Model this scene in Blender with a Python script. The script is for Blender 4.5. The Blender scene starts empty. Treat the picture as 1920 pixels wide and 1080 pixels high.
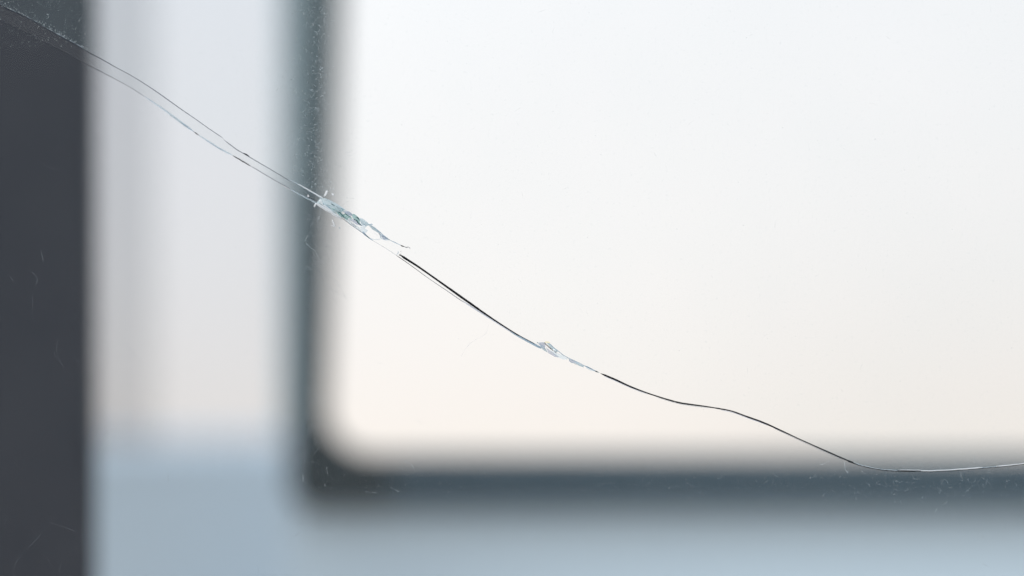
import bpy, bmesh, math, random
from mathutils import Vector

# ------------------------------------------------------------------ camera
D = 0.55                 # lens to cracked pane
PX = 1.0e-4              # one photo pixel on the pane, in metres
RISE = 0.095             # pane centre above the lens axis
ZC = 1.45
sc = bpy.context.scene
col = sc.collection
cd = bpy.data.cameras.new('camera')
cam = bpy.data.objects.new('camera', cd)
col.objects.link(cam)
cam.location = (0, -D, ZC)
cam.rotation_euler = (math.radians(90), 0, 0)
cd.sensor_width = 36
cd.lens = 36 * D / 0.192
cd.shift_y = RISE / 0.192
cd.clip_start = 0.01
cd.clip_end = 500
cd.dof.use_dof = True
cd.dof.focus_distance = D + 0.001
cd.dof.aperture_fstop = cd.lens / 39.0
cd.dof.aperture_blades = 0
sc.camera = cam

# ------------------------------------------------------------------ sky, sun, exposure
SUN_EL, SUN_AZ = 50.0, 242.0      # azimuth clockwise from +Y (the view direction)
w = bpy.data.worlds.new('World')
sc.world = w
w.use_nodes = True
nt = w.node_tree
for n in list(nt.nodes):
    nt.nodes.remove(n)
out = nt.nodes.new('ShaderNodeOutputWorld')
bg = nt.nodes.new('ShaderNodeBackground')
sky = nt.nodes.new('ShaderNodeTexSky')
sky.sky_type = 'NISHITA'
sky.sun_disc = False
sky.sun_elevation = math.radians(SUN_EL)
sky.sun_rotation = math.radians(SUN_AZ)
sky.altitude = 0
sky.air_density = 1.0
sky.dust_density = 2.0
sky.ozone_density = 1.0
# thin bright overcast over that sky: cream haze low down, cooler white higher up, dull ground glow below the horizon
tcw = nt.nodes.new('ShaderNodeTexCoord')
sep = nt.nodes.new('ShaderNodeSeparateXYZ')
nt.links.new(tcw.outputs['Generated'], sep.inputs[0])
mr = nt.nodes.new('ShaderNodeMapRange')
mr.inputs[1].default_value = -1.0; mr.inputs[2].default_value = 1.0
nt.links.new(sep.outputs['Z'], mr.inputs[0])
ramp = nt.nodes.new('ShaderNodeValToRGB')
nt.links.new(mr.outputs[0], ramp.inputs[0])
STOPS = [(-1.0, (0.30, 0.31, 0.33)), (-0.12, (0.42, 0.42, 0.42)), (0.03, (0.89, 0.79, 0.70)), (0.11, (0.93, 0.83, 0.755)), (0.17, (0.955, 0.905, 0.87)),
         (0.27, (0.99, 0.975, 0.975)), (0.5, (0.86, 0.93, 1.02)), (1.0, (0.67, 0.80, 1.02))]
cr = ramp.color_ramp
while len(cr.elements) < len(STOPS): cr.elements.new(0.5)
for e, (z, c) in zip(cr.elements, STOPS):
    e.position = (z + 1) / 2
for e, (z, c) in zip(cr.elements, STOPS):
    e.color = (c[0] / 0.12, c[1] / 0.12, c[2] / 0.12, 1)
cl = nt.nodes.new('ShaderNodeTexNoise')            # broad, faint cloud
cl.inputs['Scale'].default_value = 3.2; cl.inputs['Detail'].default_value = 3
off = nt.nodes.new('ShaderNodeVectorMath'); off.operation = 'ADD'
off.inputs[1].default_value = (5.0, 5.0, 2.0)
nt.links.new(tcw.outputs['Generated'], off.inputs[0])
nt.links.new(off.outputs[0], cl.inputs['Vector'])
cm = nt.nodes.new('ShaderNodeMapRange')
cm.inputs[1].default_value = 0.3; cm.inputs[2].default_value = 0.7
cm.inputs[3].default_value = 0.89; cm.inputs[4].default_value = 1.06
nt.links.new(cl.outputs['Fac'], cm.inputs[0])
cmul = nt.nodes.new('ShaderNodeMix')
cmul.data_type = 'RGBA'; cmul.blend_type = 'MULTIPLY'; cmul.inputs[0].default_value = 1.0
nt.links.new(ramp.outputs[0], cmul.inputs[6]); nt.links.new(cm.outputs[0], cmul.inputs[7])
veil = nt.nodes.new('ShaderNodeMix')
veil.data_type = 'RGBA'; veil.inputs[0].default_value = 0.85
nt.links.new(sky.outputs[0], veil.inputs[6])
nt.links.new(cmul.outputs[2], veil.inputs[7])
nt.links.new(veil.outputs[2], bg.inputs['Color'])
bg.inputs['Strength'].default_value = 0.12
nt.links.new(bg.outputs[0], out.inputs['Surface'])

sl = bpy.data.lights.new('sun', 'SUN')
sl.energy = 1.35
sl.angle = math.radians(30)
sl.color = (1.0, 0.985, 0.965)
so = bpy.data.objects.new('sun', sl)
col.objects.link(so)
az, el = math.radians(SUN_AZ), math.radians(SUN_EL)
sdir = Vector((math.sin(az) * math.cos(el), math.cos(az) * math.cos(el), math.sin(el)))
so.location = sdir * 3
so.rotation_euler = sdir.to_track_quat('Z', 'Y').to_euler()

sc.view_settings.view_transform = 'Standard'
sc.view_settings.look = 'None'
sc.view_settings.gamma = 1
sc.view_settings.exposure = 0.2
sc.view_settings.use_curve_mapping = False
sc.cycles.use_denoising = True
sc.cycles.use_adaptive_sampling = False
sc.cycles.transparent_max_bounces = 48
sc.cycles.max_bounces = 16

R = random.Random(7)

# ------------------------------------------------------------------ helpers
def P(px, py, d=0.0):
    """a point at depth d behind the pane's front, from its sight line through the pane"""
    k = (D + d) / D
    return Vector(((px - 960) * PX * k, d, ZC + (RISE + (540 - py) * PX) * k))

def mesh_obj(name, verts, faces, mat, parent=None, smooth=False, mats=None, mat_idx=None):
    me = bpy.data.meshes.new(name)
    me.from_pydata([tuple(v) for v in verts], [], faces)
    for m in (mats or [mat]):
        me.materials.append(m)
    if mat_idx:
        me.polygons.foreach_set('material_index', mat_idx)
    bm = bmesh.new(); bm.from_mesh(me)
    bmesh.ops.recalc_face_normals(bm, faces=bm.faces)
    bm.to_mesh(me); bm.free()
    if smooth:
        me.polygons.foreach_set('use_smooth', [True] * len(me.polygons))
    o = bpy.data.objects.new(name, me)
    col.objects.link(o)
    if parent:
        o.parent = parent
    return o

def empty(name, loc=(0, 0, 0)):
    o = bpy.data.objects.new(name, None)
    col.objects.link(o)
    o.empty_display_size = 0.02
    return o

def tag(o, label, cat=None, group=None, kind=None):
    o['label'] = label
    if cat: o['category'] = cat
    if group: o['group'] = group
    if kind: o['kind'] = kind

def tube_data(V, F, pts, rad, n=5, squash=1.0):
    base = len(V)
    m = len(pts)
    for i, p in enumerate(pts):
        a = pts[max(0, i - 1)]; b = pts[min(m - 1, i + 1)]
        t = (b - a)
        t = t.normalized() if t.length > 1e-12 else Vector((1, 0, 0))
        up = Vector((0, 1, 0))
        s = t.cross(up)
        s = s.normalized() if s.length > 1e-9 else Vector((1, 0, 0))
        u = s.cross(t).normalized()
        for k in range(n):
            an = 2 * math.pi * k / n
            V.append(p + s * (math.cos(an) * rad[i]) + u * (math.sin(an) * rad[i] * squash))
    for i in range(m - 1):
        for k in range(n):
            k2 = (k + 1) % n
            F.append((base + i * n + k, base + i * n + k2, base + (i + 1) * n + k2, base + (i + 1) * n + k))
    F.append(tuple(base + k for k in range(n)))
    F.append(tuple(base + (m - 1) * n + k for k in reversed(range(n))))

class Curve:
    """smooth y(x) through photo points"""
    def __init__(self, pts):
        self.p = sorted(pts)
        n = len(self.p)
        self.m = []
        for i in range(n):
            a = self.p[max(0, i - 1)]; b = self.p[min(n - 1, i + 1)]
            self.m.append((b[1] - a[1]) / (b[0] - a[0]))
    def __call__(self, x):
        p = self.p
        if x <= p[0][0]: return p[0][1] + self.m[0] * (x - p[0][0])
        if x >= p[-1][0]: return p[-1][1] + self.m[-1] * (x - p[-1][0])
        lo, hi = 0, len(p) - 1
        while hi - lo > 1:
            mid = (lo + hi) // 2
            if p[mid][0] <= x: lo = mid
            else: hi = mid
        h = p[hi][0] - p[lo][0]; t = (x - p[lo][0]) / h
        return ((2*t**3 - 3*t**2 + 1) * p[lo][1] + (t**3 - 2*t**2 + t) * h * self.m[lo]
                + (-2*t**3 + 3*t**2) * p[hi][1] + (t**3 - t**2) * h * self.m[hi])

# ------------------------------------------------------------------ materials
def new_mat(name):
    m = bpy.data.materials.new(name)
    m.use_nodes = True
    t = m.node_tree
    for n in list(t.nodes):
        t.nodes.remove(n)
    o = t.nodes.new('ShaderNodeOutputMaterial')
    return m, t, o

def node(t, kind, **kw):
    n = t.nodes.new(kind)
    for k, v in kw.items():
        if k in n.inputs: n.inputs[k].default_value = v
        else: setattr(n, k, v)
    return n

def c4(c): return (c[0], c[1], c[2], 1)

def paint(name, colr, rough=0.5, bump=0.0, scale=400, var=0.06):
    m, t, o = new_mat(name)
    b = node(t, 'ShaderNodeBsdfPrincipled', Roughness=rough)
    tc = node(t, 'ShaderNodeTexCoord')
    nz = node(t, 'ShaderNodeTexNoise'); nz.inputs['Scale'].default_value = scale; nz.inputs['Detail'].default_value = 4
    t.links.new(tc.outputs['Object'], nz.inputs['Vector'])
    mx = node(t, 'ShaderNodeMix', data_type='RGBA')
    mx.inputs[6].default_value = c4([x * (1 - var) for x in colr])
    mx.inputs[7].default_value = c4([min(1, x * (1 + var)) for x in colr])
    t.links.new(nz.outputs['Fac'], mx.inputs[0])
    t.links.new(mx.outputs[2], b.inputs['Base Color'])
    if bump:
        bp = node(t, 'ShaderNodeBump', Strength=bump, Distance=0.0005)
        t.links.new(nz.outputs['Fac'], bp.inputs['Height'])
        t.links.new(bp.outputs[0], b.inputs['Normal'])
    t.links.new(b.outputs[0], o.inputs['Surface'])
    return m

def sheet_glass(name, tint, gloss=0.02, rough=0.02, dust=0.0, dust_col=(0.8, 0.8, 0.78), specks=0.0, clouds=0.5):
    """window glass: straight-through light, a weak mirror and, if any, a dust film"""
    m, t, o = new_mat(name)
    tr = node(t, 'ShaderNodeBsdfTransparent', Color=c4(tint))
    gl = node(t, 'ShaderNodeBsdfGlossy', Roughness=rough)
    mx = node(t, 'ShaderNodeMixShader', Fac=gloss)
    t.links.new(tr.outputs[0], mx.inputs[1]); t.links.new(gl.outputs[0], mx.inputs[2])
    last = mx
    if dust or specks:
        tc = node(t, 'ShaderNodeTexCoord')
        df = node(t, 'ShaderNodeBsdfDiffuse', Color=c4(dust_col))
        n1 = node(t, 'ShaderNodeTexNoise'); n1.inputs['Scale'].default_value = 45; n1.inputs['Detail'].default_value = 6
        n2 = node(t, 'ShaderNodeTexNoise'); n2.inputs['Scale'].default_value = 1500; n2.inputs['Detail'].default_value = 3
        for n in (n1, n2): t.links.new(tc.outputs['Object'], n.inputs['Vector'])
        r1 = node(t, 'ShaderNodeMapRange'); r1.inputs[1].default_value = 0.3; r1.inputs[2].default_value = 0.75
        r1.inputs[3].default_value = dust * (1 - clouds); r1.inputs[4].default_value = dust * (1 + clouds)
        t.links.new(n1.outputs['Fac'], r1.inputs[0])
        r2 = node(t, 'ShaderNodeMapRange'); r2.inputs[1].default_value = 0.6; r2.inputs[2].default_value = 0.8
        r2.inputs[3].default_value = 0.0; r2.inputs[4].default_value = specks
        t.links.new(n2.outputs['Fac'], r2.inputs[0])
        ad = node(t, 'ShaderNodeMath', operation='ADD')
        t.links.new(r1.outputs[0], ad.inputs[0]); t.links.new(r2.outputs[0], ad.inputs[1])
        m2 = node(t, 'ShaderNodeMixShader')
        t.links.new(ad.outputs[0], m2.inputs[0])
        t.links.new(mx.outputs[0], m2.inputs[1]); t.links.new(df.outputs[0], m2.inputs[2])
        last = m2
    t.links.new(last.outputs[0], o.inputs['Surface'])
    return m

def shard_mat(name, tint, body, solid=0.4, gloss=0.08, back=0.5, rough=0.15, refr=0.0):
    """fractured glass: partly clear, partly scattering light from both sides"""
    m, t, o = new_mat(name)
    tr = node(t, 'ShaderNodeBsdfTransparent', Color=c4(tint))
    df = node(t, 'ShaderNodeBsdfDiffuse', Color=c4(body))
    tl = node(t, 'ShaderNodeBsdfTranslucent', Color=c4(body))
    m1 = node(t, 'ShaderNodeMixShader', Fac=back)
    t.links.new(df.outputs[0], m1.inputs[1]); t.links.new(tl.outputs[0], m1.inputs[2])
    gl = node(t, 'ShaderNodeBsdfGlossy', Roughness=rough)
    m3 = node(t, 'ShaderNodeMixShader', Fac=gloss)
    t.links.new(m1.outputs[0], m3.inputs[1]); t.links.new(gl.outputs[0], m3.inputs[2])
    if refr:
        rf = node(t, 'ShaderNodeBsdfRefraction', Color=c4(tint), Roughness=0.1, IOR=1.5)
        m4 = node(t, 'ShaderNodeMixShader', Fac=refr)
        t.links.new(m3.outputs[0], m4.inputs[1]); t.links.new(rf.outputs[0], m4.inputs[2])
        m3 = m4
    m2 = node(t, 'ShaderNodeMixShader', Fac=solid)
    t.links.new(tr.outputs[0], m2.inputs[1]); t.links.new(m3.outputs[0], m2.inputs[2])
    t.links.new(m2.outputs[0], o.inputs['Surface'])
    return m

M = {}
M['post'] = paint('dark_coated_metal', (0.008, 0.014, 0.026), 0.7)
M['rail'] = paint('blue_grey_paint', (0.71, 0.86, 0.985), 0.5)
M['rail2'] = paint('slate_blue_paint', (0.64, 0.755, 0.835), 0.5)
M['strip'] = paint('pale_teal_paint', (0.72, 0.90, 0.97), 0.5)
M['mull'] = paint('grey_paint', (0.25, 0.325, 0.35), 0.5)
M['gask'] = paint('black_rubber', (0.022, 0.040, 0.048), 0.7)
M['gask_skylit'] = paint('skylit_rubber', (0.048, 0.088, 0.116), 0.7)  # gasket rubber painted lighter where its lower run catches the sky
M['tintA'] = sheet_glass('grey_tinted_glass', (0.874, 0.889, 0.908), 0.01)
M['tintB'] = sheet_glass('smoke_tinted_glass', (0.85, 0.855, 0.86), 0.01)
M['clear'] = sheet_glass('clear_window_glass', (0.995, 0.998, 0.997), 0.008)
M['up_front'] = sheet_glass('dusty_pane_glass', (0.995, 0.999, 0.997), 0.010, dust=0.045, dust_col=(0.62, 0.84, 0.86), specks=0.08)
M['lo_front'] = sheet_glass('pane_glass', (0.995, 0.999, 0.997), 0.008, dust=0.012, specks=0.02)
M['inner'] = sheet_glass('pane_glass_inside', (0.996, 0.999, 0.998), 0.004)
M['face'] = shard_mat('fracture_surface', (0.98, 0.985, 0.985), (0.75, 0.72, 0.70), solid=0.035)
M['dark'] = paint('fracture_dark_reflection', (0.008, 0.009, 0.011), 0.35, scale=3000)  # dark internal reflection along the crack, painted as near-black colour
M['dark'].node_tree.nodes['Principled BSDF'].inputs['Specular IOR Level'].default_value = 0.08
M['grey'] = shard_mat('fracture_grey_reflection', (0.62, 0.64, 0.68), (0.15, 0.16, 0.18), solid=0.28)  # weaker dark refraction of the crack edge, painted grey and half clear
M['faint'] = shard_mat('fracture_faint', (0.86, 0.88, 0.9), (0.4, 0.42, 0.45), solid=0.12)
M['pale'] = shard_mat('fracture_pale_glint', (0.93, 0.98, 1.0), (0.88, 0.95, 0.98), solid=0.4, gloss=0.2, refr=0.4)  # soft glints on the crack edge, partly painted as a pale body colour
M['white'] = shard_mat('fracture_white_glint', (1, 1, 1), (0.98, 0.99, 0.99), solid=0.92, gloss=0.08, back=0.6)  # bright glints of refracted sky painted as near-white; splinters use it too
M['blue'] = shard_mat('fracture_blue', (0.70, 0.79, 0.86), (0.46, 0.55, 0.62), solid=0.28)
M['mist'] = shard_mat('flake_mist', (0.93, 0.965, 0.985), (0.88, 0.93, 0.95), solid=0.2, gloss=0.2, refr=0.5)
M['ice'] = shard_mat('flake_ice', (0.90, 0.955, 0.965), (0.92, 0.985, 0.99), solid=0.72, gloss=0.12, back=0.6, refr=0.1)
M['teal'] = shard_mat('flake_teal', (0.74, 0.87, 0.86), (0.55, 0.73, 0.71), solid=0.4, gloss=0.15, refr=0.45)
M['deep'] = shard_mat('flake_deep_teal', (0.30, 0.47, 0.47), (0.12, 0.25, 0.26), solid=0.5)
M['lilac'] = shard_mat('flake_lilac', (0.85, 0.87, 0.92), (0.72, 0.75, 0.80), solid=0.3, refr=0.4)
M['glint'] = shard_mat('warm_glint', (1.0, 0.975, 0.84), (1.0, 0.94, 0.75), solid=0.08)  # warm glint painted into the colour of a flake
M['lint'] = shard_mat('lint_thin', (0.995, 0.995, 0.99), (0.78, 0.84, 0.88), solid=0.15, gloss=0.0)
M['dust'] = shard_mat('dust_lint', (0.99, 0.99, 0.98), (0.78, 0.84, 0.86), solid=0.32, gloss=0.0)

# ------------------------------------------------------------------ the window behind
GD = 0.183
def box(name, x0, x1, y0, y1, d0, d1, mat, parent=None, ch=0.0):
    """upright slab: front face spans the given sight lines at depth d0, back at d1 (true box)"""
    a = P(x0, y1, d0); b = P(x1, y0, d0)
    X0, X1, Z0, Z1 = a.x, b.x, a.z, b.z
    c = ch
    V = [(X0 + c, d0, Z0 + c), (X1 - c, d0, Z0 + c), (X1 - c, d0, Z1 - c), (X0 + c, d0, Z1 - c),
         (X0, d0 + c, Z0), (X1, d0 + c, Z0), (X1, d0 + c, Z1), (X0, d0 + c, Z1),
         (X0, d1, Z0), (X1, d1, Z0), (X1, d1, Z1), (X0, d1, Z1)]
    F = [(0, 1, 2, 3), (8, 11, 10, 9)]
    for i in range(4):
        j = (i + 1) % 4
        F.append((i, 4 + i, 4 + j, j)); F.append((4 + i, 8 + i, 8 + j, 4 + j))
    return mesh_obj(name, V, F, mat, parent)

win = empty('window')
tag(win, 'pale blue-grey window with black rubber gasket, blurred behind the cracked pane', 'window')
box('rail', 538, 4600, 925, 2100, GD + 0.004, GD + 0.02, M['rail'], win, 0.002)
lr = box('rail', -500, 600, 815, 2100, 0.282, 0.30, M['rail2'], win, 0.004)
lr['label'] = 'darker blue-grey rail below the tinted side pane'
# gasket: a black corner piece with a rounded inner corner, then a bottom strip with sky light painted into its colour
def slab(name, outl, d0, d1, mat):
    n = len(outl)
    V = [P(x, y, d0) for x, y in outl]
    V += [Vector((v.x, d1, v.z)) for v in V]
    F = [tuple(range(n)), tuple(reversed(range(n, 2 * n)))]
    for i in range(n):
        j = (i + 1) % n
        F.append((i, j, n + j, n + i))
    return mesh_obj(name, V, F, mat, win)
gr, ix, iy, ox, oy, gx = 88, 613, 850, 583, 951, 735
slab('sash_strip', [(521, 815), (521, -2600), (538, -2600), (538, 815)], GD - 0.002, GD + 0.0015, M['strip'])
slab('mullion', [(539, 922), (539, -2600), (718, -2600), (606, 760), (604, 922)], GD + 0.002, GD + 0.012, M['mull'])
outl = [(ix + 0.037 * 3360, -2600)]
for k in range(13):
    a_ = math.pi / 2 * k / 12
    outl.append((ix + gr - gr * math.cos(a_), iy - gr + gr * math.sin(a_)))
outl += [(gx, iy), (gx, oy), (572, oy), (551, oy - 18), (551, 838), (ox, 800), (ox + 0.036 * 3400, -2600)]
slab('gasket', outl, GD - 0.004, GD + 0.0015, M['gask'])
slab('gasket', [(gx + 0.5, iy), (4600, iy), (4600, oy), (gx + 0.5, oy)], GD - 0.004, GD + 0.0015, M['gask_skylit'])['label'] = 'lower gasket strip, sky light painted into its colour'
pa = box('glass_pane', -500, 536, -2600, 838, GD + 0.003, GD + 0.007, M['tintA'], win)
pa['label'] = 'grey tinted side pane'
pb = box('glass_pane', -500, 288, -2600, 838, GD + 0.010, GD + 0.014, M['tintB'], win)
pb['label'] = 'darker overlapping strip of tinted glass'
pc = box('glass_pane', 612, 4600, -2600, 922, GD + 0.0125, GD + 0.0165, M['clear'], win)
pc['label'] = 'clear pane of the bright opening'

post = box('window_post', -900, 170, -2300, 2300, 0.100, 0.110, M['post'], None, 0.0015)
tag(post, 'dark charcoal upright window post along the left edge, out of focus', 'window post')

# ------------------------------------------------------------------ the cracked pane
U = Curve([(-3200, -1700), (-1200, -600), (-300, -140), (0, 10.4), (52, 34), (83, 51), (112, 68), (137, 81), (162, 96), (183, 107), (217, 126),
           (250, 144), (292, 171), (335, 201.5), (367, 223.5), (395, 243.5), (418, 259), (444, 278.5), (462, 289), (489, 305),
           (518, 322), (544, 337.5), (560, 346), (582, 358.5), (602, 370.5), (640, 391), (680, 424), (712, 448), (751, 478.5),
           (782.5, 499), (814, 521), (845, 543), (876, 565), (907.5, 587), (939, 608), (970, 627.5), (995, 641),
           (1018, 653), (1040, 662), (1068, 673.5), (1092, 684), (1121, 698), (1154, 712), (1180, 724), (1208, 735), (1238, 745),
           (1273, 755), (1297, 758.7), (1322, 762), (1347, 766), (1372, 771), (1397, 780), (1430, 792), (1463, 806.7),
           (1500, 824), (1549, 846), (1581, 860), (1604, 869), (1629, 876), (1663, 881), (1709, 883), (1755, 882.6),
           (1801, 880), (1840, 877), (1874, 874), (1920, 869), (2100, 842), (2600, 700), (5100, -100)])
L = Curve([(-3200, -1670), (-1200, -571), (-300, -113), (0, 37), (27, 49), (62, 66.7), (94, 83), (133, 103), (162, 120), (187, 133), (219, 150),
           (246, 164.6), (271, 181), (300, 200.5), (322, 216.5), (344, 233), (369, 251), (389, 264), (411, 278), (438, 292.5),
           (460, 305.5), (489, 322.5), (522, 342), (560, 363.5), (593, 381), (610, 392), (627, 402), (643, 410.5), (653, 418),
           (667, 428), (680, 437), (693, 447), (710, 457.5), (727, 468), (742, 478), (768, 496), (803, 521.5), (837, 544.5),
           (866, 564.5), (897, 584.5), (928, 604), (949, 617.5), (975, 633), (1000, 646.5), (1018, 656), (1033, 664), (1051, 672.5),
           (1068, 677), (1092, 687), (1121, 699.5), (1154, 713), (1180, 725), (1208, 736), (1238, 746), (1273, 756), (1297, 759.8),
           (1322, 763), (1347, 767), (1372, 772), (1397, 781), (1430, 793), (1463, 807.8), (1500, 825.2), (1549, 847.2),
           (1581, 861.3), (1604, 870.4), (1629, 877.5), (1663, 882.5), (1709, 884.6), (1755, 884.2), (1801, 881.6), (1840, 878.6),
           (1874, 875.6), (1920, 870.6), (2100, 843.5), (2600, 701.5), (5100, -98.5)])
TH = 0.004
pane = empty('cracked_glass_pane')
tag(pane, 'clear sheet of window glass split by a long diagonal crack with chips', 'glass pane')
XS = [-3000, -2000, -1200, -800, -500, -300, -150, -60] + [i * 10 for i in range(0, 193)] + [2000, 2200, 2500, 3000, 3800, 4900]
TOP, BOT = -3200, 3600
def shard(name, edge_y, gap, front_mat):
    n = len(XS)
    V, F, I = [], [], []
    for x in XS: V.append(P(x, U(x) + gap, 0.0))
    for x in XS: V.append(P(x, L(x) + gap, TH))
    for x in XS: V.append(P(x, edge_y, 0.0))
    for x in XS:
        v = P(x, edge_y, 0.0); V.append(Vector((v.x, TH, v.z)))
    for i in range(n - 1):
        F.append((i, i + 1, 2*n + i + 1, 2*n + i)); I.append(0)              # front
        F.append((n + i, n + i + 1, 3*n + i + 1, 3*n + i)); I.append(1)      # back
        F.append((i, i + 1, n + i + 1, n + i)); I.append(1)                  # broken edge
        F.append((2*n + i, 2*n + i + 1, 3*n + i + 1, 3*n + i)); I.append(1)
    F.append((0, n, 3*n, 2*n)); I.append(1)
    F.append((n - 1, 2*n - 1, 4*n - 1, 3*n - 1)); I.append(1)
    return mesh_obj(name, V, F, None, pane, mats=[front_mat, M['inner']], mat_idx=I)
us = shard('glass_piece', TOP, -0.15, M['up_front']); us['label'] = 'dustier glass above the crack'
ls = shard('glass_piece', BOT, 0.15, M['lo_front']); ls['label'] = 'cleaner glass below the crack'

# slanted broken surface seen between the two crack lines on the left
fx = [x for x in XS if -800 <= x <= 600]
V, F = [], []
for x in fx:
    V += [P(x, U(x), 0.0002), P(x, L(x), TH - 0.0002)]
for i in range(len(fx) - 1):
    F.append((2*i, 2*i + 1, 2*i + 3, 2*i + 2))
mesh_obj('crack_face', V, F, M['face'], pane)

def crack_line(curve, x0, x1, r0, r1, mat, d=0.0, jit=0.25, off=0.0, step=4.0, taper=True, name='crack_line'):
    n = max(3, int((x1 - x0) / step))
    pts, rad = [], []
    j = 0.0
    for i in range(n + 1):
        t = i / n; x = x0 + (x1 - x0) * t
        j = 0.7 * j + R.uniform(-jit, jit)
        pts.append(P(x, curve(x) + j + off, d))
        r = (r0 + (r1 - r0) * t) * (1 + 0.14 * math.sin(0.045 * x) + R.uniform(-.05, .05))
        if taper: r *= min(1.0, 0.25 + 8 * min(t, 1 - t) * max(1, (x1 - x0) / 80))
        rad.append(r * PX)
    Vv, Ff = [], []
    tube_data(Vv, Ff, pts, rad)
    return mesh_obj(name, Vv, Ff, M[mat], pane)

# upper (front) line, left half
crack_line(U, -800, 160, 0.7, 0.8, 'grey', -0.0001)
for x0, x1, r in [(20, 31, .7), (50, 57, .8), (63, 71, .5), (79, 85, .8), (87, 96, .5), (104, 125, .9), (131, 142, .6), (143, 158, .7)]:
    crack_line(U, x0, x1, r, r * .7, 'pale', -0.0002, jit=.7, off=-2.0)
crack_line(U, 158, 419, 0.8, 0.8, 'grey', -0.0001, jit=.1)
crack_line(U, 419, 548, 0.8, 0.65, 'grey', -0.0001, off=2.0, jit=.05)
crack_line(U, 457, 468, 1.2, 0.6, 'dark', -0.0002, off=0.5)
crack_line(U, 540, 604, 0.7, 1.3, 'pale', -0.0001)
crack_line(U, 558, 606, 0.8, 1.2, 'white', -0.0003, off=-0.6)
# lower (back) line, left half
crack_line(L, -800, 160, 0.9, 0.8, 'grey', TH)
crack_line(L, 158, 272, 0.65, 0.6, 'grey', TH)
crack_line(L, 270, 362, 1.1, 2.0, 'pale', TH)
crack_line(L, 316, 352, 1.4, 2.0, 'white', TH + 0.0003, off=0.4)
crack_line(L, 340, 366, 0.8, 0.6, 'blue', TH)
crack_line(L, 363, 374, 1.1, 1.0, 'dark', TH)
crack_line(L, 372, 436, 1.5, 1.4, 'pale', TH)
crack_line(L, 385, 420, 0.6, 0.6, 'blue', TH, off=1.0)
crack_line(L, 436, 470, 0.9, 1.0, 'dark', TH)
crack_line(L, 468, 545, 0.7, 0.7, 'grey', TH)
crack_line(L, 528, 545, 1.0, 1.0, 'white', TH, off=1.0)
crack_line(L, 545, 600, 0.9, 1.6, 'pale', TH)
crack_line(L, 592, 640, 2.0, 2.4, 'white', -0.0010, off=0.6)
crack_line(L, 636, 690, 0.6, 0.6, 'grey', 0.0)
crack_line(L, 680, 700, 0.9, 0.9, 'blue', 0.0)
crack_line(L, 696, 744, 0.4, 0.45, 'faint', 0.0)
# the black middle stretch with its thin companion
crack_line(U, 749, 905, 2.15, 2.0, 'dark', -0.0001, jit=.05)
crack_line(U, 900, 972, 1.95, 1.3, 'dark', -0.0001, jit=.05, taper=False)
crack_line(U, 968, 1022, 1.1, 0.9, 'blue', -0.0001, jit=.05)
crack_line(U, 960, 1004, 0.8, 0.5, 'dark', -0.0003, jit=.1, off=-0.4)
crack_line(L, 741, 870, 0.6, 0.65, 'grey', 0.001, jit=.05)
crack_line(L, 742, 800, 0.55, 0.35, 'dark', 0.0008, jit=.05)
crack_line(L, 866, 960, 1.0, 1.6, 'lilac', 0.001, jit=.12, off=-1.0)
crack_line(L, 955, 1015, 1.3, 1.5, 'blue', 0.001, jit=.12, off=-0.5)
# right stretch
crack_line(U, 1090, 1124, 0.7, 0.9, 'blue', -0.0001)
crack_line(U, 1115, 1122, 1.1, 1.1, 'dark', -0.0001)
crack_line(U, 1126, 1270, 1.6, 1.45, 'dark', -0.0001, jit=.05)
crack_line(U, 1266, 1345, 1.4, 1.2, 'dark', -0.0001, jit=.05, taper=False)
crack_line(U, 1343, 1475, 1.5, 1.4, 'dark', -0.0001, jit=.05, taper=False)
crack_line(U, 1473, 1600, 1.35, 1.15, 'dark', -0.0001, jit=.06, taper=False)
crack_line(U, 1590, 1700, 0.9, 0.9, 'dark', 0.0003, jit=.15, off=1.2, taper=False)
crack_line(U, 1600, 1690, 0.6, 0.8, 'pale', -0.0002, off=-0.6)
crack_line(U, 1680, 1728, 1.3, 1.2, 'dark', -0.0001, off=0.6)
crack_line(U, 1684, 1730, 0.5, 0.6, 'white', -0.0003, off=-1.4)
crack_line(U, 1726, 1842, 0.9, 1.1, 'white', -0.0002, off=-0.4)
crack_line(U, 1726, 2300, 0.6, 0.6, 'dark', 0.0004, off=1.6)
crack_line(U, 1838, 1870, 0.5, 0.6, 'pale', -0.0002)
crack_line(U, 1868, 2300, 0.9, 0.8, 'white', -0.0002, off=-0.3)

for x0, x1, m_ in [(1132, 1215, 'lilac'), (1230, 1330, 'faint'), (1350, 1440, 'lilac'), (1450, 1585, 'faint')]:  # faint light halo under the crack, painted as thin pale tubes
    crack_line(U, x0, x1, 0.7, 0.6, m_, 0.002, jit=.15, off=2.1)

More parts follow.
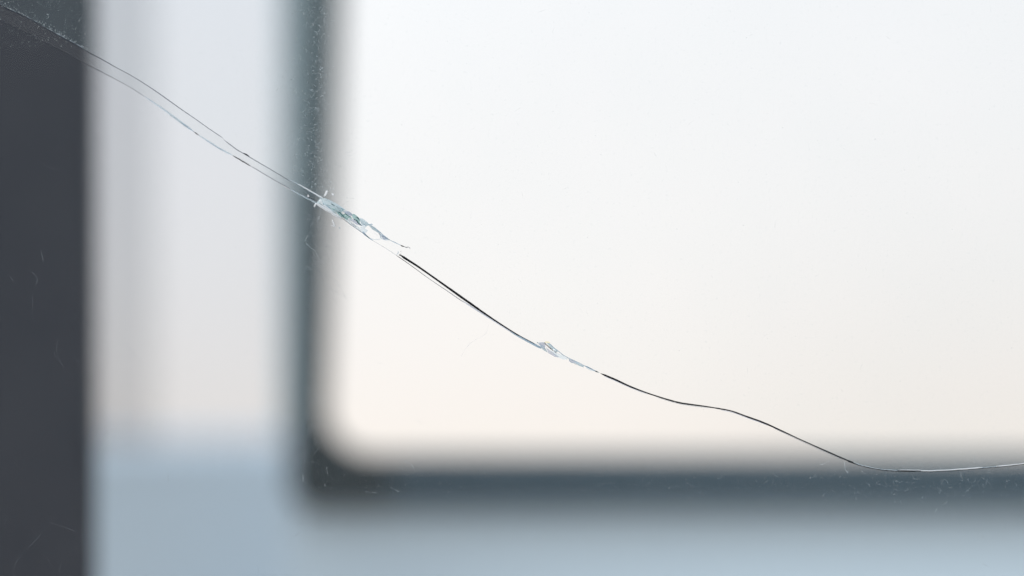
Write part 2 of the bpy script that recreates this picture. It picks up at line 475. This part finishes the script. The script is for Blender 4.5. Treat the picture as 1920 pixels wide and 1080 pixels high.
# ------------------------------------------------------------------ chips: flakes with facets and thickness
def flake(pts, mat, d=0.0, th=0.0004, dome=0.0005, name='flake'):
    n = len(pts)
    cx = sum(p[0] for p in pts) / n; cy = sum(p[1] for p in pts) / n
    tx, ty = R.uniform(-1, 1), R.uniform(-1, 1)
    def dd(x, y): return d + ((x - cx) * tx + (y - cy) * ty) * PX * 0.5
    V = [P(x, y, dd(x, y)) for x, y in pts]
    ins = [(cx + (x - cx) * .55 + R.uniform(-.6, .6), cy + (y - cy) * .55 + R.uniform(-.6, .6)) for x, y in pts]
    V += [P(x, y, dd(x, y) - dome * R.uniform(.4, 1.0)) for x, y in ins]
    V += [P(x, y, dd(x, y) + th) for x, y in pts]
    F = [tuple(range(n, 2 * n))]
    for i in range(n):
        j = (i + 1) % n
        F.append((i, j, n + j, n + i)); F.append((i, 2*n + i, 2*n + j, j))
    F.append(tuple(reversed(range(2*n, 3*n))))
    return mesh_obj(name, V, F, M[mat], pane)

def ridge(pts, r, mat, d=-0.0005, name='ridge'):
    P3 = [P(x, y, d) for x, y in pts]
    n = len(P3)
    rad = [r * PX * (0.5 if i in (0, n - 1) else R.uniform(.8, 1.2)) for i in range(n)]
    V, F = [], []
    tube_data(V, F, P3, rad)
    return mesh_obj(name, V, F, M[mat], pane)

# the big chip
flake([(594, 380), (600, 371), (611, 372), (622, 377), (636, 385), (647, 393), (640, 396), (624, 388), (612, 384)], 'ice')
flake([(593, 381), (606, 380), (616, 386), (624, 394), (632, 401), (627, 403), (612, 394)], 'ice')
flake([(598, 376), (602, 373), (605, 381), (606, 384), (600, 382)], 'white', -0.0004)
flake([(612, 383), (626, 388), (636, 392), (642, 397), (636, 400), (622, 394)], 'ice', -0.0002)
flake([(632, 384), (646, 393), (659, 399), (661, 404), (650, 402), (640, 395)], 'mist', -0.0002)
flake([(628, 394), (636, 394), (643, 402), (648, 408), (641, 408), (634, 402)], 'teal', -0.0003)
flake([(642, 402), (648, 400), (657, 406), (661, 410), (654, 412), (648, 411)], 'teal', -0.0004)
flake([(644, 397), (654, 396), (661, 402), (658, 406), (649, 401)], 'lilac', -0.0003)
flake([(659, 402), (664, 401), (672, 407), (675, 414), (674, 420), (668, 413), (661, 409)], 'teal', -0.0003)
flake([(656, 411), (663, 411), (671, 417), (676, 423), (668, 421), (660, 415)], 'lilac', -0.0002)
flake([(640, 405), (652, 412), (660, 417), (672, 425), (684, 437), (676, 435), (655, 420)], 'mist', -0.0002)
flake([(672, 408), (680, 410), (688, 416), (694, 422), (686, 424), (677, 418)], 'ice', -0.0003)
flake([(673, 416), (681, 420), (688, 424), (684, 428), (677, 424)], 'mist', -0.0002)
flake([(674, 424), (684, 428), (690, 432), (686, 437), (678, 431)], 'mist', -0.0002)
flake([(686, 416), (694, 421), (704, 427), (714, 437), (710, 437), (698, 430)], 'ice', -0.0003)
flake([(603, 383), (609, 384), (618, 391), (626, 399), (621, 399), (611, 392)], 'white', -0.0006, dome=0.0003)
flake([(651, 411.5), (654, 409), (657, 410), (659.5, 415.5), (655, 413.5)], 'white', -0.0008, name='flake')  # highlight in the chip painted as a white flake, the next one too
flake([(657, 418), (661, 418.5), (669, 425), (665, 425)], 'white', -0.0006)
flake([(679, 436.5), (681.5, 433.5), (686, 439), (690, 444), (684, 441)], 'blue', -0.0003)
flake([(711, 438), (716, 439.5), (724, 444), (731, 450.5), (724, 451), (714, 448)], 'mist', -0.0003)
flake([(714, 440), (722, 444), (727, 449), (719, 449.5)], 'lilac', -0.0005)
for pts, r, m in [
    ([(621, 382), (624, 384), (628, 386)], 1.0, 'deep'), ([(630, 387), (635, 389.5)], 0.8, 'deep'),
    ([(606, 382), (610, 387), (615, 391)], 0.7, 'blue'), ([(612, 385), (617, 389), (621, 391)], 0.7, 'blue'),
    ([(622, 391), (626, 392.5), (629, 394)], 1.1, 'teal'), ([(630, 394.5), (637, 399), (643, 405), (647, 410)], 0.9, 'deep'),
    ([(634, 400), (640, 406)], 0.8, 'teal'), ([(643, 402), (648, 401), (653, 405), (659, 407.5)], 0.7, 'deep'),
    ([(646, 408), (650, 411), (653, 413)], 0.8, 'teal'), ([(640, 390), (643, 394), (643, 398)], 0.7, 'teal'),
    ([(667, 405), (671, 409), (674, 413)], 0.9, 'deep'), ([(663, 411), (668, 413), (671, 417), (675, 421), (678, 423)], 1.0, 'deep'),
    ([(676, 423), (682, 421), (688, 417)], 0.6, 'blue'), ([(692, 421.5), (696, 420.5), (699, 421)], 1.0, 'blue'),
    ([(693, 421), (702, 427), (713, 436), (718, 441), (731, 450)], 0.9, 'blue'), ([(711, 437), (713, 441), (714, 447)], 0.8, 'blue'),
    ([(710, 438), (714, 439.5)], 1.2, 'grey'), ([(715, 442.5), (720, 444)], 0.7, 'grey'),
    ([(722, 445), (731, 450.3)], 0.8, 'deep'), ([(730, 449.8), (740, 454.5), (752, 460)], 0.85, 'blue'),
    ([(751, 459.5), (754, 461.5), (758, 462.3)], 1.4, 'dark'), ([(758, 462.5), (762, 464), (766, 463)], 0.9, 'grey'),
    ([(766, 463), (768, 464.5), (769.3, 466.5)], 0.5, 'grey'),
    ([(687, 441), (691, 445), (694, 447)], 0.8, 'deep'), ([(694, 446), (700, 449), (707, 449), (714, 448)], 0.8, 'mist'),
    ([(702, 437), (708, 442)], 0.5, 'mist'), ([(744, 477.5), (747, 474), (746.5, 471)], 0.8, 'blue'),
    ([(751.5, 478), (751.8, 474)], 0.45, 'grey'), ([(751.5, 472.5), (752, 470.5)], 0.8, 'grey'), ([(748, 478.2), (753, 480)], 1.3, 'dark'),
    ([(650, 370.5), (652, 371.5)], 0.9, 'mist'),
]:
    ridge(pts, r, m)
# the small chip lower down
flake([(1008, 643), (1014, 641.8), (1022, 642), (1023, 647), (1021, 655), (1016, 651)], 'lilac', -0.0002)
flake([(1010, 644), (1018, 648), (1024, 655), (1027, 661), (1018, 656)], 'ice', -0.0002)
flake([(1024, 651), (1031, 657), (1041, 664), (1048, 670), (1040, 669), (1028, 662)], 'lilac', 0.0, dome=0.0002)
flake([(1025, 644), (1031, 645), (1038, 652), (1046, 659), (1043, 661), (1034, 655)], 'ice', -0.0004)
flake([(1030, 655), (1042, 661), (1054, 666), (1066, 674), (1056, 674), (1044, 669)], 'mist', -0.0001)
flake([(1066, 673), (1076, 676), (1084, 681), (1078, 681), (1069, 679)], 'lilac', -0.0002, dome=0.0002)
flake([(1075, 679), (1084, 680), (1095, 686), (1094, 689), (1084, 685)], 'ice', -0.0002)
flake([(1097, 686.5), (1107, 691), (1118, 697), (1108, 695), (1100, 691)], 'mist', -0.0002)
for pts, r, m in [
    ([(1006.5, 642.8), (1009, 642)], 1.0, 'deep'), ([(1021, 642.5), (1023, 645), (1028, 650), (1034, 655), (1039, 658), (1043.5, 662.5)], 0.65, 'dark'),
    ([(1021, 642), (1023, 645.5)], 1.2, 'grey'),
    ([(1026, 643), (1031, 645), (1039, 652.5), (1047, 658.5), (1056, 666), (1068, 672.5), (1080, 678), (1092, 683)], 0.75, 'blue'),
    ([(1067, 673), (1068, 677), (1072, 680), (1077, 681)], 0.6, 'blue'), ([(1076, 681), (1081, 684)], 0.6, 'grey'),
    ([(1097.5, 686.5), (1100, 687), (1107, 690.5), (1119, 697)], 0.8, 'blue'), ([(1118, 696.5), (1122, 698.5)], 1.1, 'deep'),
]:
    ridge(pts, r, m)
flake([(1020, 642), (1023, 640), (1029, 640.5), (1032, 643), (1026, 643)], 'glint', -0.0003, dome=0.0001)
# loose splinters round the big chip
for pts in [[(607, 368), (611, 358), (614, 357), (614, 362), (610, 368)], [(621, 363), (625, 363), (627, 367), (623, 366)],
            [(588, 387), (591, 381), (593, 382), (590, 389)], [(622, 411), (624, 412), (629, 424), (625, 421)],
            [(620, 422), (628, 422), (630, 425), (626, 425)], [(634, 425), (638, 428), (636, 429)],
            [(576, 367), (577.5, 364.5), (580, 368), (577, 370)]]:
    flake(pts, 'white' if len(pts) > 3 else 'pale', -0.0006, name='splinter')
ridge([(575, 369), (582, 371.5), (590, 375)], 0.7, 'grey')

# ------------------------------------------------------------------ dust and lint on the glass
V, F, MI = [], [], []
def mark(k):
    MI.extend([k] * (len(F) - len(MI)))
def fibre(x, y, ln, r, ang=None, bend=1.0):
    a = R.uniform(0, 2 * math.pi) if ang is None else ang
    k = max(3, int(ln / 3))
    pts = [(x, y)]
    da = R.uniform(-.25, .25) * bend
    for i in range(k):
        a += da + R.uniform(-.3, .3) * bend
        x += math.cos(a) * ln / k; y += math.sin(a) * ln / k
        pts.append((x, y))
    P3 = [P(px_, py_, -0.0003 - 0.0004 * math.sin(math.pi * i / k)) for i, (px_, py_) in enumerate(pts)]
    rad = [r * PX * (.4 if i in (0, k) else R.uniform(.6, 1.1)) for i in range(k + 1)]
    tube_data(V, F, P3, rad, n=3)
def speck(x, y, r):
    b = len(V)
    for dx, dy, dz in ((1, 0, 0), (-1, 0, 0), (0, 1, 0), (0, -1, 0), (0, 0, 1), (0, 0, -1)):
        V.append(P(x + dx * r * R.uniform(.6, 1.4), y + dy * r * R.uniform(.6, 1.4), -0.0002 - dz * r * PX * .5))
    for f in ((0, 2, 4), (2, 1, 4), (1, 3, 4), (3, 0, 4), (2, 0, 5), (1, 2, 5), (3, 1, 5), (0, 3, 5)):
        F.append(tuple(b + i for i in f))
def path(pts, r):
    q = []
    n = len(pts)
    for i in range(n - 1):
        p0, p1, p2, p3 = pts[max(0, i - 1)], pts[i], pts[i + 1], pts[min(n - 1, i + 2)]
        for k in range(8):
            t = k / 8
            q.append(tuple(0.5 * (2 * p1[c] + (p2[c] - p0[c]) * t + (2*p0[c] - 5*p1[c] + 4*p2[c] - p3[c]) * t*t
                                  + (3*p1[c] - p0[c] - 3*p2[c] + p3[c]) * t**3) + R.uniform(-.25, .25) for c in (0, 1)))
    q.append(pts[-1])
    w_ = R.uniform(0, 6)
    tube_data(V, F, [P(x, y, -0.0003) for x, y in q], [r * PX * (0.65 + 0.4 * math.sin(w_ + 0.7 * i)) for i in range(len(q))], n=3)
for _ in range(900): speck(R.uniform(-300, 2200), R.uniform(-300, 1400), 0.35 + 0.6 * R.random() ** 4)
mark(0)
for _ in range(200): fibre(R.uniform(-300, 2200), R.uniform(-300, 1400), R.uniform(4, 16), R.uniform(.18, .32))
mark(1)
for _ in range(1300):                                   # along the lower rubber, under the crack
    x = R.uniform(560, 2000); y = R.gauss(905, 28)
    if R.random() < .82: speck(x, y, 0.5 + 0.7 * R.random() ** 3)
    else: fibre(x, y, R.uniform(3, 14), R.uniform(.18, .4))
mark(1)
for _ in range(60):
    x = R.gauss(1760, 120); y = R.gauss(908, 24); fibre(x, y, R.uniform(3, 12), R.uniform(.2, .4))
mark(0)
for _ in range(1200):                                   # up the mullion
    x = R.gauss(590, 24); y = R.uniform(-20, 360)
    if R.random() < .8: speck(x, y, 0.45 + 0.8 * R.random() ** 4)
    else: fibre(x, y, R.uniform(3, 12), R.uniform(.2, .45))
mark(0)
for _ in range(45): speck(R.gauss(592, 22), R.uniform(-10, 350), .6 + .6 * R.random())
for _ in range(110): fibre(R.gauss(600, 25), R.gauss(440, 60), R.uniform(4, 20), R.uniform(.2, .4))
for _ in range(500): speck(R.gauss(592, 24), R.uniform(380, 940), .45 + .5 * R.random() ** 2)
for _ in range(70): fibre(R.gauss(595, 22), R.uniform(480, 880), R.uniform(5, 22), R.uniform(.18, .32))
mark(1)
for _ in range(600): speck(R.uniform(-50, 175), R.uniform(-40, 90), 0.4 + 0.6 * R.random() ** 3)
for _ in range(110):                                   # crumbs along the crack's upper lip
    x = R.uniform(0, 165); speck(x, U(x) - 2 - abs(R.gauss(0, 4)), 0.4 + 0.8 * R.random() ** 2)
mark(0)
for _ in range(16): fibre(R.uniform(0, 170), R.uniform(150, 1060), R.uniform(8, 50), R.uniform(.12, .2), bend=.4)
for _ in range(60): speck(R.uniform(0, 165), R.uniform(150, 1080), .3 + .3 * R.random())
mark(1)
mark(0)
for pts, r in [([(60, 510), (70, 522), (66, 535)], .5), ([(20, 520), (24, 526)], 1.0), ([(77, 470), (81, 490)], .7),
               ([(133, 535), (155, 566), (178, 588)], .25), ([(155, 566), (140, 595), (122, 604)], .2),
               ([(62, 548), (60, 580), (63, 604)], .25), ([(95, 980), (130, 992), (158, 1006), (200, 1040)], .28),
               ([(95, 980), (60, 1020), (30, 1055), (25, 1080)], .2), ([(155, 1023), (120, 1045), (110, 1080)], .2),
               ([(130, 662), (150, 682)], .35), ([(110, 630), (106, 660), (120, 690)], .25), ([(220, 637), (240, 650), (262, 676)], .35),
               ([(1583, 866), (1585, 880), (1591, 888)], .9), ([(1536, 866), (1540, 871), (1556, 864)], .6),
               ([(578, 440), (572, 452), (580, 462), (590, 470)], .5), ([(590, 468), (598, 484), (612, 498)], .35),
               ([(604, 349), (607, 356)], .7), ([(594, 410), (600, 404), (596, 414)], .5), ([(607, 520), (630, 528), (650, 560)], .3),
               ([(916, 610), (910, 626), (880, 645), (865, 668)], .35), ([(685, 922), (705, 924)], .5), ([(732, 914), (748, 922)], .5),
               ([(760, 865), (772, 872), (778, 884)], .5), ([(612, 876), (614, 888)], .6), ([(568, 888), (568, 904)], .6)]:
    path(pts, r)
    mark(1 if pts[0][0] < 300 else 0)
dust = mesh_obj('dust', V, F, None, mats=[M['dust'], M['lint']], mat_idx=MI + [0] * (len(F) - len(MI)))
tag(dust, 'fine pale dust specks and lint fibres clinging to the cracked glass', 'dust', kind='stuff')
